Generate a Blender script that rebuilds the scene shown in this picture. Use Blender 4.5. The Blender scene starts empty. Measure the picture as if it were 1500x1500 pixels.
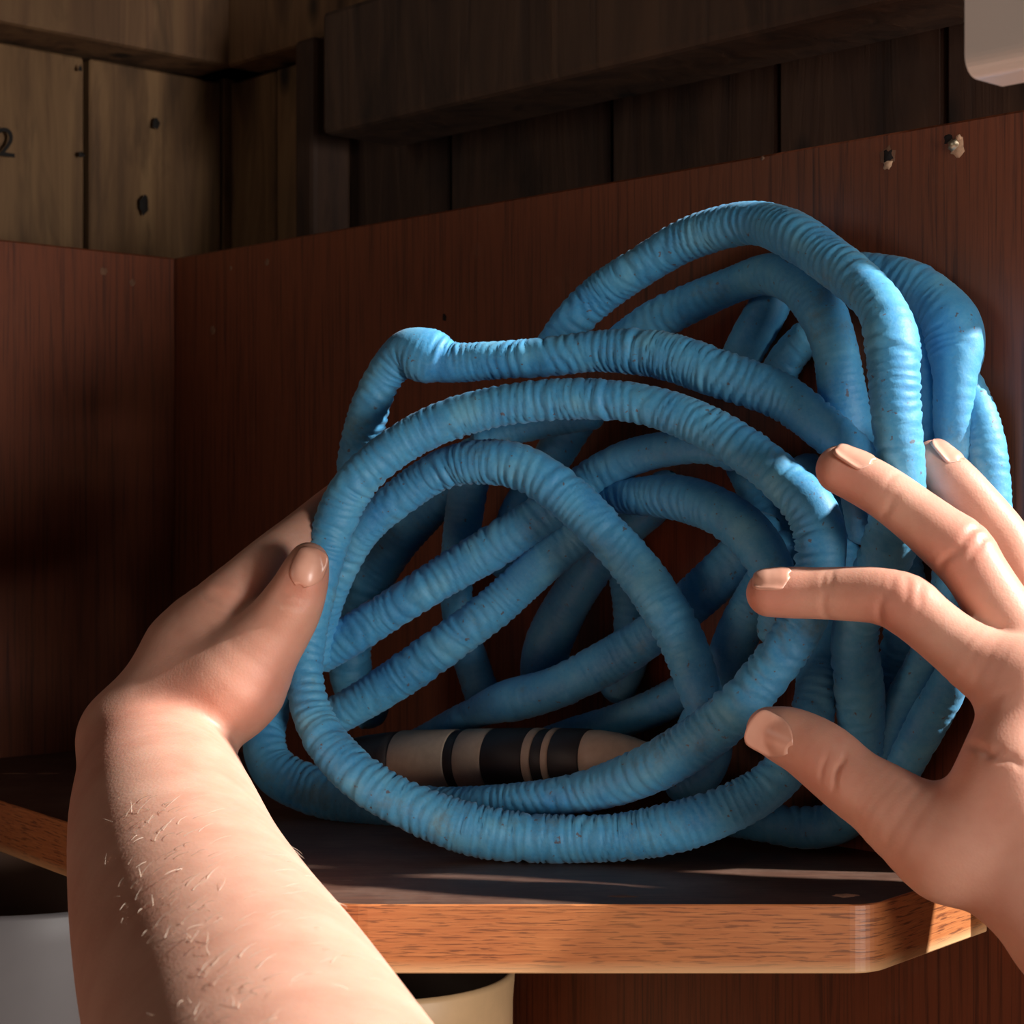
import bpy, bmesh, math, random
import numpy as np
from mathutils import Vector, Matrix

# ------------------------------------------------------------------ camera, light, exposure
SC = bpy.context.scene
COL = SC.collection
F = 2800.0                      # focal length in pixels of the 1500 px frame
ZS = 1.0                        # height of the shelf top
CZ = ZS + 0.1175                # eye height

cam_d = bpy.data.cameras.new('camera'); cam = bpy.data.objects.new('camera', cam_d); COL.objects.link(cam)
cam.location = (0, 0, CZ); cam.rotation_euler = (math.pi/2, 0, 0)
cam_d.sensor_width = 36.0; cam_d.lens = F/1500*36.0
cam_d.clip_start = 0.02
cam_d.dof.use_dof = True; cam_d.dof.focus_distance = 0.62; cam_d.dof.aperture_fstop = 32.0
SC.camera = cam

world = bpy.data.worlds.new('shed_daylight'); SC.world = world; world.use_nodes = True
wb = world.node_tree.nodes['Background']
wb.inputs[0].default_value = (0.92, 0.86, 0.80, 1); wb.inputs[1].default_value = 0.014

def area(name, loc, target, size, power, color, size_y=None, spread=math.pi):
    d = bpy.data.lights.new(name, 'AREA'); d.energy = power; d.color = color; d.size = size
    if size_y: d.shape = 'RECTANGLE'; d.size_y = size_y
    d.spread = spread
    o = bpy.data.objects.new(name, d); COL.objects.link(o); o.location = loc
    o.rotation_euler = (Vector(target)-Vector(loc)).to_track_quat('-Z', 'Y').to_euler()
    return o
# low sun past the right wall, cut short to let it in, soft daylight from the door in front on the right
sun_d = bpy.data.lights.new('low_sun', 'SUN'); sun_d.energy = 9.0; sun_d.angle = math.radians(2.0); sun_d.color = (1.0, 0.96, 0.91)
sun = bpy.data.objects.new('low_sun', sun_d); COL.objects.link(sun)
sun.rotation_euler = Vector((-0.78, 0.11, -0.56)).to_track_quat('-Z', 'Y').to_euler()
area('door_daylight', (1.25, -0.95, 0.98), (0.0, 0.68, 1.08), 0.50, 22.0, (1.0, 0.94, 0.88))
area('side_fill', (-1.7, -0.3, 1.55), (-0.1, 0.7, 1.1), 0.5, 2.2, (1.0, 0.92, 0.80))  # weak added fill from the left, no window there

vs = SC.view_settings
vs.view_transform = 'Standard'; vs.look = 'None'; vs.gamma = 1.0; vs.exposure = 0.0
vs.use_curve_mapping = False

rng = np.random.default_rng(7)
random.seed(7)

def P(px, py, Y):
    """point of the place seen at photo pixel (px,py) at distance Y in front of the eye"""
    return np.array([(px-750.0)/F*Y, Y, CZ-(py-750.0)/F*Y])

# ------------------------------------------------------------------ small helpers
def mesh_obj(name, verts, faces, mat=None, parent=None, smooth=False, uvs=None):
    me = bpy.data.meshes.new(name)
    me.from_pydata([tuple(map(float, v)) for v in verts], [], [tuple(int(i) for i in f) for f in faces])
    me.update()
    return link_mesh(name, me, mat, parent, smooth)

def link_mesh(name, me, mat=None, parent=None, smooth=False):
    o = bpy.data.objects.new(name, me); COL.objects.link(o)
    if mat: me.materials.append(mat)
    if smooth: me.polygons.foreach_set('use_smooth', [True]*len(me.polygons))
    if parent: attach(o, parent)
    return o

def attach(o, parent):
    o.parent = parent
    # parents carry only translations
    # mesh parents sit at the world origin, Empties at the thing's base
    t = parent.location if parent.type == 'EMPTY' else Vector((0, 0, 0))
    o.matrix_parent_inverse = Matrix.Translation(-t)

def thing(name, loc, label, cat, group=None):
    e = bpy.data.objects.new(name, None); COL.objects.link(e); e.location = loc
    e.empty_display_size = 0.02
    e['label'] = label; e['category'] = cat
    if group: e['group'] = group
    return e

def structure(o, label=None):
    o['kind'] = 'structure'
    if label: o['label'] = label
    return o

def np_mesh(name, V, Q, mat, parent=None, smooth=True):
    me = bpy.data.meshes.new(name)
    V = np.asarray(V, np.float32); Q = np.asarray(Q, np.int32)
    k = Q.shape[1]
    me.vertices.add(len(V)); me.vertices.foreach_set('co', V.ravel())
    me.loops.add(Q.size); me.loops.foreach_set('vertex_index', Q.ravel())
    me.polygons.add(len(Q))
    me.polygons.foreach_set('loop_start', np.arange(0, Q.size, k, dtype=np.int32))
    me.polygons.foreach_set('loop_total', np.full(len(Q), k, np.int32))
    me.update(calc_edges=True); me.validate()
    return link_mesh(name, me, mat, parent, smooth)

def bevel_mesh(bm, w, seg=2):
    bmesh.ops.bevel(bm, geom=list(bm.edges), offset=w, segments=seg, affect='EDGES', profile=0.5)

def prism(name, poly, z0, z1, mat, parent=None, bevel=0.0, seg=2):
    """vertical prism over a plan polygon [(x,y)..]"""
    bm = bmesh.new()
    lo = [bm.verts.new((x, y, z0)) for x, y in poly]; hi = [bm.verts.new((x, y, z1)) for x, y in poly]
    n = len(poly)
    bm.faces.new(lo[::-1]); bm.faces.new(hi)
    for i in range(n): bm.faces.new((lo[i], lo[(i+1) % n], hi[(i+1) % n], hi[i]))
    bmesh.ops.recalc_face_normals(bm, faces=bm.faces)
    if bevel: bevel_mesh(bm, bevel, seg)
    me = bpy.data.meshes.new(name); bm.to_mesh(me); bm.free()
    return link_mesh(name, me, mat, parent)

# ------------------------------------------------------------------ materials
def srgb(r, g, b):
    f = lambda c: (c/255/12.92) if c/255 <= 0.04045 else ((c/255+0.055)/1.055)**2.4
    return (f(r), f(g), f(b), 1)

class NT:
    def __init__(self, name):
        self.m = bpy.data.materials.new(name); self.m.use_nodes = True
        self.t = self.m.node_tree; self.n = self.t.nodes; self.b = self.n['Principled BSDF']
    def new(self, typ, **kw):
        nd = self.n.new(typ)
        for k, v in kw.items(): setattr(nd, k, v)
        return nd
    def link(self, a, b): self.t.links.new(a, b)
    def coord(self, scale=(1, 1, 1), src='Object', rot=(0, 0, 0)):
        tc = self.new('ShaderNodeTexCoord'); mp = self.new('ShaderNodeMapping')
        mp.inputs['Scale'].default_value = scale; mp.inputs['Rotation'].default_value = rot
        self.link(tc.outputs[src], mp.inputs[0]); return mp.outputs[0]
    def noise(self, vec, scale, detail=4, rough=0.55, dist=0.0):
        nz = self.new('ShaderNodeTexNoise'); nz.inputs['Scale'].default_value = scale
        nz.inputs['Detail'].default_value = detail; nz.inputs['Roughness'].default_value = rough
        nz.inputs['Distortion'].default_value = dist
        self.link(vec, nz.inputs['Vector']); return nz.outputs[0]
    def ramp(self, fac, stops, interp='LINEAR'):
        r = self.new('ShaderNodeValToRGB'); r.color_ramp.interpolation = interp
        e = r.color_ramp.elements
        while len(e) < len(stops): e.new(0.5)
        for i, (p, c) in enumerate(stops): e[i].position = p; e[i].color = c
        self.link(fac, r.inputs[0]); return r.outputs[0]
    def mix(self, fac, a, b, mode='MIX'):
        m = self.new('ShaderNodeMix', data_type='RGBA', blend_type=mode)
        for s, v in ((m.inputs[0], fac), (m.inputs[6], a), (m.inputs[7], b)):
            if hasattr(v, 'is_linked'): self.link(v, s)
            else: s.default_value = v
        return m.outputs[2]
    def bump(self, h, strength=0.3, dist=0.001):
        b = self.new('ShaderNodeBump'); b.inputs['Strength'].default_value = strength
        b.inputs['Distance'].default_value = dist; self.link(h, b.inputs['Height'])
        self.link(b.outputs[0], self.b.inputs['Normal'])
    def set(self, **kw):
        for k, v in kw.items():
            s = self.b.inputs[k.replace('_', ' ')]
            if hasattr(v, 'is_linked'): self.link(v, s)
            else: s.default_value = v
        return self.m

W1 = (1, 1, 1, 1); K0 = (0, 0, 0, 1)

def mat_panel(name, dark, light, grain_scale=(70, 70, 2.2)):
    t = NT(name); v = t.coord(grain_scale)
    g = t.noise(v, 6, 5, 0.65, 0.4)
    c = t.ramp(g, [(0.30, dark), (0.52, light), (0.75, tuple(x*0.72 for x in light[:3])+(1,))])
    pores = t.noise(t.coord((900, 900, 18)), 1, 2, 0.5)
    c = t.mix(t.ramp(pores, [(0.54, K0), (0.72, (0.55, 0.55, 0.55, 1))]), c, tuple(x*0.6 for x in dark[:3])+(1,))
    dust = t.noise(t.coord((1, 1, 1)), 30, 6, 0.7)
    c = t.mix(t.ramp(dust, [(0.60, K0), (0.80, (0.16, 0.16, 0.16, 1))]), c, srgb(150, 120, 100))
    t.bump(g, 0.12, 0.0006)
    return t.set(Base_Color=c, Roughness=0.48)

M = {}
M['panel'] = mat_panel('wood_effect_panel', srgb(76, 36, 20), srgb(122, 62, 34))
M['shelf_top'] = None

def mat_shelf_top():
    t = NT('worn_shelf_top')
    g = t.noise(t.coord((14, 160, 14), rot=(0, 0, 0.1)), 3, 5, 0.6, 0.5)
    c = t.ramp(g, [(0.3, srgb(66, 42, 32)), (0.7, srgb(98, 66, 50))])
    d = t.noise(t.coord(), 26, 7, 0.72)
    c = t.mix(t.ramp(d, [(0.46, K0), (0.72, (0.42, 0.42, 0.42, 1))]), c, srgb(134, 112, 98))
    s = t.noise(t.coord((40, 140, 10), rot=(0, 0, 0.35)), 1.2, 3, 0.5)
    c = t.mix(t.ramp(s, [(0.70, K0), (0.77, (0.35, 0.35, 0.35, 1))]), c, srgb(150, 132, 120))
    t.bump(d, 0.15, 0.0005)
    return t.set(Base_Color=c, Roughness=0.6)
M['shelf_top'] = mat_shelf_top()

def mat_band(name, a, b, pore):
    t = NT(name); u = t.coord((1, 1, 1), 'UV')
    mp = t.new('ShaderNodeMapping'); mp.inputs['Scale'].default_value = (40, 1100, 1); t.link(u, mp.inputs[0])
    mp2 = t.new('ShaderNodeMapping'); mp2.inputs['Scale'].default_value = (95, 1500, 1); t.link(u, mp2.inputs[0])
    g = t.noise(mp.outputs[0], 1.0, 4, 0.6, 0.3)
    c = t.ramp(g, [(0.3, a), (0.7, b)])
    po = t.noise(mp2.outputs[0], 1.0, 3, 0.55, 0.35)
    c = t.mix(t.ramp(po, [(0.53, K0), (0.62, (0.85, 0.85, 0.85, 1))]), c, pore)
    big = t.noise(u, 18, 3, 0.6)
    c = t.mix(t.ramp(big, [(0.35, (0.0, 0, 0, 1)), (0.75, (0.30, 0.30, 0.30, 1))]), c, srgb(204, 144, 84))
    # worn pale lip along the bottom and top of the band
    sx = t.new('ShaderNodeSeparateXYZ'); t.link(u, sx.inputs[0])
    e = t.ramp(sx.outputs[1], [(0.0, W1), (0.0011, (0.7, 0.7, 0.7, 1)), (0.0016, K0)])
    c = t.mix(e, c, srgb(222, 176, 128))
    t.bump(po, 0.15, 0.0004)
    return t.set(Base_Color=c, Roughness=0.42)
M['band'] = mat_band('oak_edge_band', srgb(170, 98, 56), srgb(196, 124, 74), srgb(104, 56, 36))

def mat_plank(name, dark, mid, light):
    t = NT(name)
    info = t.new('ShaderNodeObjectInfo')
    v = t.coord((26, 26, 2.0))
    add = t.new('ShaderNodeVectorMath', operation='ADD'); t.link(v, add.inputs[0]); t.link(info.outputs['Random'], add.inputs[1])
    sc = t.new('ShaderNodeVectorMath', operation='SCALE'); sc.inputs['Scale'].default_value = 1.0; t.link(add.outputs[0], sc.inputs[0])
    g = t.noise(sc.outputs[0], 2.2, 5, 0.62, 0.8)
    c = t.ramp(g, [(0.28, dark), (0.5, mid), (0.72, light)])
    kv = t.coord((11, 11, 6))
    vo = t.new('ShaderNodeTexVoronoi'); vo.inputs['Scale'].default_value = 1.9; vo.inputs['Randomness'].default_value = 1.0
    t.link(kv, vo.inputs['Vector'])
    kn = t.ramp(vo.outputs['Distance'], [(0.07, W1), (0.16, K0)])
    c = t.mix(kn, c, tuple(x*0.18 for x in dark[:3])+(1,))
    st = t.noise(t.coord((9, 9, 2.5)), 3.0, 4, 0.6, 0.6)
    c = t.mix(t.ramp(st, [(0.52, K0), (0.68, (0.75, 0.75, 0.75, 1))]), c, tuple(x*0.35 for x in dark[:3])+(1,))
    t.bump(g, 0.35, 0.002)
    return t.set(Base_Color=c, Roughness=0.75)
M['plank'] = mat_plank('rough_shed_plank', srgb(84, 60, 40), srgb(128, 96, 64), srgb(152, 118, 80))
M['plank_dark'] = mat_plank('shaded_shed_plank', srgb(48, 31, 23), srgb(66, 44, 31), srgb(80, 56, 40))  # darker plank copy, the right wall's shadow is put into the colour
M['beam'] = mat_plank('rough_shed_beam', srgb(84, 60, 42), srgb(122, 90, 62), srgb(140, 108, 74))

M['beam_dark'] = mat_plank('dark_shed_beam', srgb(50, 35, 27), srgb(74, 54, 40), srgb(90, 66, 48))  # darker tone for the thick right beam

def simple(name, col, rough=0.5, nscale=60, var=0.12, bump=0.1, metal=0.0, bd=0.0005):
    t = NT(name); nz = t.noise(t.coord(), nscale, 5, 0.6)
    lo = tuple(x*(1-var) for x in col[:3])+(1,); hi = tuple(min(1, x*(1+var)) for x in col[:3])+(1,)
    c = t.ramp(nz, [(0.3, lo), (0.7, hi)])
    t.bump(nz, bump, bd)
    return t.set(Base_Color=c, Roughness=rough, Metallic=metal)

def mat_hose():
    t = NT('blue_hose_fabric')
    v = t.coord()
    n1 = t.noise(v, 55, 4, 0.6)
    c = t.ramp(n1, [(0.3, srgb(48, 138, 196)), (0.55, srgb(72, 160, 208)), (0.75, srgb(108, 184, 216))])
    fine = t.noise(v, 900, 3, 0.6)
    c = t.mix(t.ramp(fine, [(0.35, (0.0, 0, 0, 1)), (0.7, (0.16, 0.16, 0.16, 1))]), c, srgb(140, 190, 215))
    gr = t.noise(v, 42, 6, 0.75)
    c = t.mix(t.ramp(gr, [(0.57, K0), (0.74, (0.62, 0.62, 0.62, 1))]), c, srgb(104, 118, 108))
    sp = t.noise(v, 420, 2, 0.5)
    c = t.mix(t.ramp(sp, [(0.69, K0), (0.74, (0.75, 0.75, 0.75, 1))]), c, srgb(96, 72, 56))
    t.bump(fine, 0.25, 0.0004)
    t.b.inputs['Sheen Weight'].default_value = 0.12
    return t.set(Base_Color=c, Roughness=0.55)
M['hose'] = mat_hose()

def mat_skin():
    t = NT('skin')
    v = t.coord()
    n1 = t.noise(v, 38, 4, 0.6)
    c = t.ramp(n1, [(0.3, srgb(204, 148, 126)), (0.55, srgb(216, 164, 142)), (0.75, srgb(224, 174, 152))])
    at = t.new('ShaderNodeAttribute', attribute_name='flush')
    c = t.mix(at.outputs['Fac'], c, srgb(206, 112, 92))
    fine = t.noise(v, 1400, 3, 0.6)
    vo = t.new('ShaderNodeTexVoronoi'); vo.inputs['Scale'].default_value = 1100; t.link(v, vo.inputs['Vector'])
    mid = t.noise(v, 260, 3, 0.6)
    ad = t.new('ShaderNodeMath', operation='ADD'); t.link(fine, ad.inputs[0]); t.link(vo.outputs['Distance'], ad.inputs[1])
    ad2 = t.new('ShaderNodeMath', operation='ADD'); t.link(ad.outputs[0], ad2.inputs[0]); t.link(mid, ad2.inputs[1])
    t.bump(ad2.outputs[0], 0.10, 0.0004)
    t.b.inputs['Subsurface Weight'].default_value = 0.35
    t.b.inputs['Subsurface Radius'].default_value = (1.0, 0.35, 0.2)
    t.b.inputs['Subsurface Scale'].default_value = 0.0035
    return t.set(Base_Color=c, Roughness=0.5)
M['skin'] = mat_skin()
def mat_nail():
    t = NT('finger_nail'); n1 = t.noise(t.coord(), 90, 3, 0.5)
    c = t.ramp(n1, [(0.3, srgb(204, 146, 124)), (0.7, srgb(220, 168, 146))])
    return t.set(Base_Color=c, Roughness=0.3)
M['nail'] = mat_nail()
M['hair'] = simple('fair_hair', srgb(225, 205, 185), 0.4, 200, 0.1, 0)
M['beige'] = simple('beige_plastic', srgb(176, 154, 134), 0.5, 300, 0.08, 0.08)
M['black'] = simple('black_rubber', srgb(38, 32, 32), 0.55, 200, 0.2, 0.1)
M['white_metal'] = simple('white_enamel', srgb(238, 226, 218), 0.3, 20, 0.03, 0.02)
M['white_plastic'] = simple('white_tub_plastic', srgb(128, 124, 126), 0.45, 25, 0.06, 0.05)
M['brown_inside'] = simple('shaded_tub_inside', srgb(132, 96, 76), 0.6, 25, 0.12, 0.05)  # inside of the white tub, its shade and warm bounce painted as brown
M['tan_plastic'] = simple('tan_tub_plastic', srgb(232, 192, 144), 0.45, 60, 0.07, 0.08)
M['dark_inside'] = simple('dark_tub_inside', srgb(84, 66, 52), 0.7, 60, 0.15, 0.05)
M['dark_mark'] = simple('black_paint_mark', srgb(26, 20, 18), 0.8, 200, 0.2, 0)
M['pale_chip_sun_spot'] = simple('chipped_wood_sun_spot', srgb(206, 164, 132), 0.8, 500, 0.25, 0.3)  # bare chipped wood, also the colour of the painted sun spot
M['filler'] = simple('wood_filler', srgb(120, 84, 62), 0.8, 300, 0.2, 0.2)
M['steel'] = simple('worn_screw_steel', srgb(190, 176, 150), 0.35, 400, 0.2, 0.2, 0.8)
M['hole'] = simple('dark_hole', srgb(26, 16, 12), 0.9, 200, 0.2, 0)
M['floor'] = simple('dusty_floor_board', srgb(92, 76, 62), 0.8, 12, 0.2, 0.2)

# ------------------------------------------------------------------ plan of the place
YC = 0.98
CX = (255-750)/F*YC
C0 = np.array([CX, YC])                       # corner of the shelf unit
nn = math.hypot(2621, 2800)
dR = np.array([2621, -2800])/nn               # along the right panel, towards the viewer
dL = np.array([-2800, -2621])/nn              # along the left panel
nR = np.array([-2800, -2621])/nn              # into the room, off the right panel
nL = np.array([2621, -2800])/nn
TOPZ = CZ + 372/F*YC

def q2(a): return (float(a[0]), float(a[1]))

# ---- shed: floor, walls of planks, beams, roof boards
G = 0.10
SCN = C0 - G*(nL+nR)                          # shed corner
def wall_planks(name, origin, d, n, widths, z0, z1, mat_of):
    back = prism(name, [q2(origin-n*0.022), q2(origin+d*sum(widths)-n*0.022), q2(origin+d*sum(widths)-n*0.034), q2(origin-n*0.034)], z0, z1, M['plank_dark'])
    structure(back)
    s = 0.0
    for i, w in enumerate(widths):
        a = origin+d*(s+0.0015); b = origin+d*(s+w-0.0015)
        off = random.uniform(-0.003, 0.003) if n is nL else -0.003+i*0.0012
        prism('plank', [q2(a+n*off), q2(b+n*off), q2(b-n*0.0215), q2(a-n*0.0215)], z0, z1, mat_of(i), back, 0.0012, 1)
        s += w
    return back
wl = wall_planks('wall_left', SCN, dL, nL, [0.0905, 0.105, 0.11, 0.10, 0.11, 0.12, 0.11, 0.12], 0.0, CZ+0.252, lambda i: M['plank'])
wl['label'] = 'rough plank shed wall at the left'
wr = wall_planks('wall_right', SCN, dR, nR, [0.047, 0.055, 0.098, 0.115, 0.10, 0.085, 0.06], 0.0, CZ+0.252, lambda i: M['plank'] if i < 2 else M['plank_dark'])  # wall ends early on the right so the sun gets past
wr['label'] = 'dark plank shed wall behind the shelf unit'
def beam(name, origin, d, n, s0, s1, z0, z1, dep, mat, label, back=0.0):
    a = origin+d*s0; b = origin+d*s1
    o = prism(name, [q2(a+n*dep), q2(b+n*dep), q2(b-n*back), q2(a-n*back)], z0, z1, mat, None, 0.003, 2)
    structure(o, label); return o
beam('trim_1', SCN, dL, nL, -0.03, 0.86, CZ+0.254, CZ+0.300, 0.030, M['beam'], 'horizontal timber rail above the left planks', 0.03)
beam('trim_2', SCN, dR, nR, -0.03, 0.56, CZ+0.254, CZ+0.300, 0.018, M['beam'], 'horizontal timber rail above the right planks', 0.03)
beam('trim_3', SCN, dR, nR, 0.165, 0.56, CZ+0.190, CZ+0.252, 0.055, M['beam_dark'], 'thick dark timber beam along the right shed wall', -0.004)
beam('trim_4', SCN, dR, nR, 0.108, 0.125, 0.0, CZ+0.252, 0.03, M['plank_dark'], 'dark upright post beside the thick beam', -0.004)
prism('trim_6', [q2(SCN+(nL+nR)*0.001), q2(SCN-nL*0.03), q2(SCN-(nL+nR)*0.03), q2(SCN-nR*0.03)], 0.0, CZ+0.32, M['plank'])
structure(bpy.data.objects['trim_6'], 'corner post between the plank walls')
# sloping roof boards resting on the rails
def slope_board(name, origin, d, n, s0, s1, zlow, rise, length, mat, parent=None):
    pts = []
    for z in (0.0, 0.018):
        for s, k in ((s0, 0), (s1, 0), (s1, 1), (s0, 1)):
            p = origin+d*s+n*(k*length-0.04)
            pts.append((p[0], p[1], zlow+rise*k+z))
    f = [(0, 1, 2, 3), (7, 6, 5, 4), (0, 4, 5, 1), (1, 5, 6, 2), (2, 6, 7, 3), (3, 7, 4, 0)]
    return mesh_obj(name, pts, f, mat, parent)
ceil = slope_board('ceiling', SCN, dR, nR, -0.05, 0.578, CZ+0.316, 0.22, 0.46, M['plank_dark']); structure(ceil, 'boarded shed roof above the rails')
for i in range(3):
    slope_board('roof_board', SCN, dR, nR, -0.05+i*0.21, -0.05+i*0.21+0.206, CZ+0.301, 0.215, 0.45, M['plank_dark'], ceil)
fl = prism('floor', [(-2.2, -2.0), (1.8, -2.0), (1.8, 1.6), (-2.2, 1.6)], -0.03, 0.0, M['floor']); structure(fl, 'dusty shed floor')

# painted number on a left plank
cu = bpy.data.curves.new('number_mark', 'FONT'); cu.body = '2'; cu.size = 0.022; cu.extrude = 0.0002
tmp = bpy.data.objects.new('tmp_text', cu); COL.objects.link(tmp)
dg = bpy.context.evaluated_depsgraph_get(); me = bpy.data.meshes.new_from_object(tmp.evaluated_get(dg))
bpy.data.objects.remove(tmp)
tc = np.array([v.co[:] for v in me.vertices]); tc[:, 0] -= tc[:, 0].mean(); tc[:, 1] -= tc[:, 1].mean()
def hit_plane(px, py, origin, n):
    """point where the sight line of a pixel meets a vertical plane"""
    k = np.array([(px-750)/F, 1.0]); Y = float(np.dot(origin, n)/np.dot(k, n)); return P(px, py, Y)
c = hit_plane(9, 202, SCN+nL*0.0042, nL)
right = -dL
for i, v in enumerate(me.vertices):
    x, y, z = tc[i]; p = c[:2]+right*x+nL*z
    v.co = (p[0], p[1], c[2]+y)
link_mesh('number_mark', me, M['dark_mark'], wl.children[1])
def_knots = [(229, 182, 0.0034, 0.8), (211, 300, 0.0060, 0.55), (120, 226, 0.0016, 1.4), (118, 100, 0.002, 0.6)]

# ---- corner shelf unit
unit = thing('corner_shelf_unit', (float(C0[0]), float(C0[1]), 0), 'brown wood-effect corner shelf unit holding the coiled hose', 'shelf')
T = 0.016
LR, LL = 0.4985, 0.62
rp = prism('back_panel', [q2(C0), q2(C0+dR*LR), q2(C0+dR*LR-nR*T), q2(C0-nR*T)], 0.05, TOPZ, M['panel'], unit, 0.0008, 1)
lp = prism('back_panel', [q2(C0-nR*T), q2(C0-nR*T+dL*LL), q2(C0-nR*T+dL*LL-nL*T), q2(C0-nR*T-nL*T)], 0.05, TOPZ, M['panel'], unit, 0.0008, 1)

def isect(p, d, o, n):
    t = np.dot(o-p, n)/np.dot(d, n); return p+d*t
FL = np.array([(480-750)/F*0.572, 0.572]); FR = np.array([(1276-750)/F*0.572, 0.572])
EL = isect(FL, np.array([-0.1533, 0.206]), C0-nR*0, nL)+nL*0.0004
ER = isect(FR, np.array([0.0466, 0.055]), C0, nR)+nR*0.0004
def round_corner(a, b, c, r, n=8):
    u = (a-b)/np.linalg.norm(a-b); v = (c-b)/np.linalg.norm(c-b)
    ang = math.acos(float(np.dot(u, v))); L = r/math.tan(ang/2)
    bis = (u+v)/np.linalg.norm(u+v); o = b+bis*(r/math.sin(ang/2))
    p0 = b+u*L; p1 = b+v*L; out = []
    a0 = math.atan2(*(p0-o)[::-1]); a1 = math.atan2(*(p1-o)[::-1])
    da = (a1-a0+math.pi) % (2*math.pi)-math.pi
    for i in range(n+1): out.append(o+r*np.array([math.cos(a0+da*i/n), math.sin(a0+da*i/n)]))
    return out
front = [EL]+round_corner(EL, FL, FR, 0.024)+round_corner(FL, FR, ER, 0.014)+[ER]
TH = 0.0204
cc = C0+(nL+nR)*0.0004
poly = [q2(p) for p in front]+[q2(cc)]
sh = prism('shelf_board', poly, ZS-TH+0.0006, ZS, M['shelf_top'], unit)
# edge band: a thin strip glued round the front of the board
def strip(name, pts, z0, z1, t, mat, parent):
    pts = np.array(pts); n = len(pts)
    seg = np.diff(pts, axis=0); L = np.concatenate([[0], np.cumsum(np.linalg.norm(seg, axis=1))])
    tan = np.gradient(pts, axis=0); tan /= np.linalg.norm(tan, axis=1)[:, None]
    out = np.stack([tan[:, 1], -tan[:, 0]], 1)
    V = []; UV = []
    for i in range(n):
        for (o, z) in ((0.00005, z0), (t-0.0003, z0), (t, z0+0.0004), (t, z1-0.0004), (t-0.0003, z1), (0.00005, z1)):
            p = pts[i]+out[i]*o; V.append((p[0], p[1], z)); UV.append((L[i], z-z0))
    Fq = []
    for i in range(n-1):
        for k in range(6):
            a, b = i*6+k, i*6+(k+1) % 6
            Fq.append((a, b, b+6, a+6))
    Fq.append(tuple(range(6))); Fq.append(tuple(range((n-1)*6, n*6))[::-1])
    o = mesh_obj(name, V, Fq, mat, parent)
    uvl = o.data.uv_layers.new(name='UVMap')
    for li, lo in enumerate(o.data.loops): uvl.data[li].uv = UV[lo.vertex_index]
    bm = bmesh.new(); bm.from_mesh(o.data); bmesh.ops.recalc_face_normals(bm, faces=bm.faces); bm.to_mesh(o.data); bm.free()
    return o
band = strip('edge_band', front, ZS-TH, ZS+0.0002, 0.0009, M['band'], sh)
band['label'] = 'lighter oak edge band'
# lower board the tubs stand on
prism('lower_board', [q2(p) for p in ([EL]+[FL, FR]+[ER])]+[q2(cc)], ZS-0.270, ZS-0.252, M['panel'], unit)

# wear on the panels: chipped screw hole, screw, filler spots, chips; also a painted sun spot
def blob(name, c, n, r, h, mat, parent, seed, ratio=1.0, segs=14):
    rr = np.random.default_rng(seed)
    n3 = np.array([n[0], n[1], 0.0]) if len(n) == 2 else np.array(n, float)
    n3 = n3/np.linalg.norm(n3)
    up = np.array([0, 0, 1.0]) if abs(n3[2]) < 0.9 else np.array([0, 1.0, 0])
    u = np.cross(up, n3); u /= np.linalg.norm(u); w = np.cross(n3, u)
    V = [c+n3*h]; k = rr.uniform(0.7, 1.2, segs)
    for ring, hh in ((0.55, h*0.8), (1.0, -0.0002)):
        for i in range(segs):
            a = 2*math.pi*i/segs
            V.append(c+n3*hh+(u*math.cos(a)*ratio+w*math.sin(a))*r*ring*k[i])
    Fq = []
    for i in range(segs):
        j = (i+1) % segs
        Fq.append((0, 1+i, 1+j)); Fq.append((1+i, 1+segs+i, 1+segs+j, 1+j))
    return mesh_obj(name, V, Fq, mat, parent, True)
for i, (px, py, r, ra) in enumerate(def_knots):
    blob('knot', hit_plane(px, py, SCN+nL*0.0034, nL), nL, r, 0.0004, M['dark_mark'], wl, 70+i, ra)
def onR(px, py): return hit_plane(px, py, C0, nR)
def onL(px, py): return hit_plane(px, py, C0, nL)
b = blob('chipped_hole', onR(1300, 230), nR, 0.0044, 0.0004, M['filler'], rp, 1, 0.9)
blob('screw_hole', onR(1301, 229)+np.append(nR, 0)*0.0004, nR, 0.0025, 0.0003, M['hole'], b, 2)
blob('chip', onR(1301, 241)+np.append(nR, 0)*0.0003, nR, 0.0020, 0.0004, M['pale_chip_sun_spot'], b, 12)
b = blob('chipped_hole', onR(1403, 216), nR, 0.0044, 0.0005, M['pale_chip_sun_spot'], rp, 3, 0.8)
blob('screw_head', onR(1397, 212)+np.append(nR, 0)*0.0005, nR, 0.0022, 0.0012, M['steel'], b, 4)
blob('chip', onR(1405, 202)+np.append(nR, 0)*0.0005, nR, 0.0011, 0.0004, M['pale_chip_sun_spot'], b, 14)
blob('screw_hole', onR(1388, 203), nR, 0.0022, 0.0003, M['hole'], rp, 5)
for i, (px, py, r) in enumerate(((391, 384, 0.0024), (338, 393, 0.0014), (312, 484, 0.0030), (1117, 232, 0.0011))):
    blob('filler_spot', onR(px, py), nR, r, 0.0003, M['filler'], rp, 20+i)
blob('screw_hole', onR(651, 465), nR, 0.0020, 0.0003, M['hole'], rp, 30)
for i, (px, py, r) in enumerate(((152, 398, 0.0026), (194, 414, 0.0022))):
    blob('filler_spot', onL(px, py), nL, r, 0.0003, M['filler'], lp, 40+i)
def onS(px, py, z=ZS):
    Y = (CZ-z)*F/(py-750.0); return P(px, py, Y)
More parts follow.
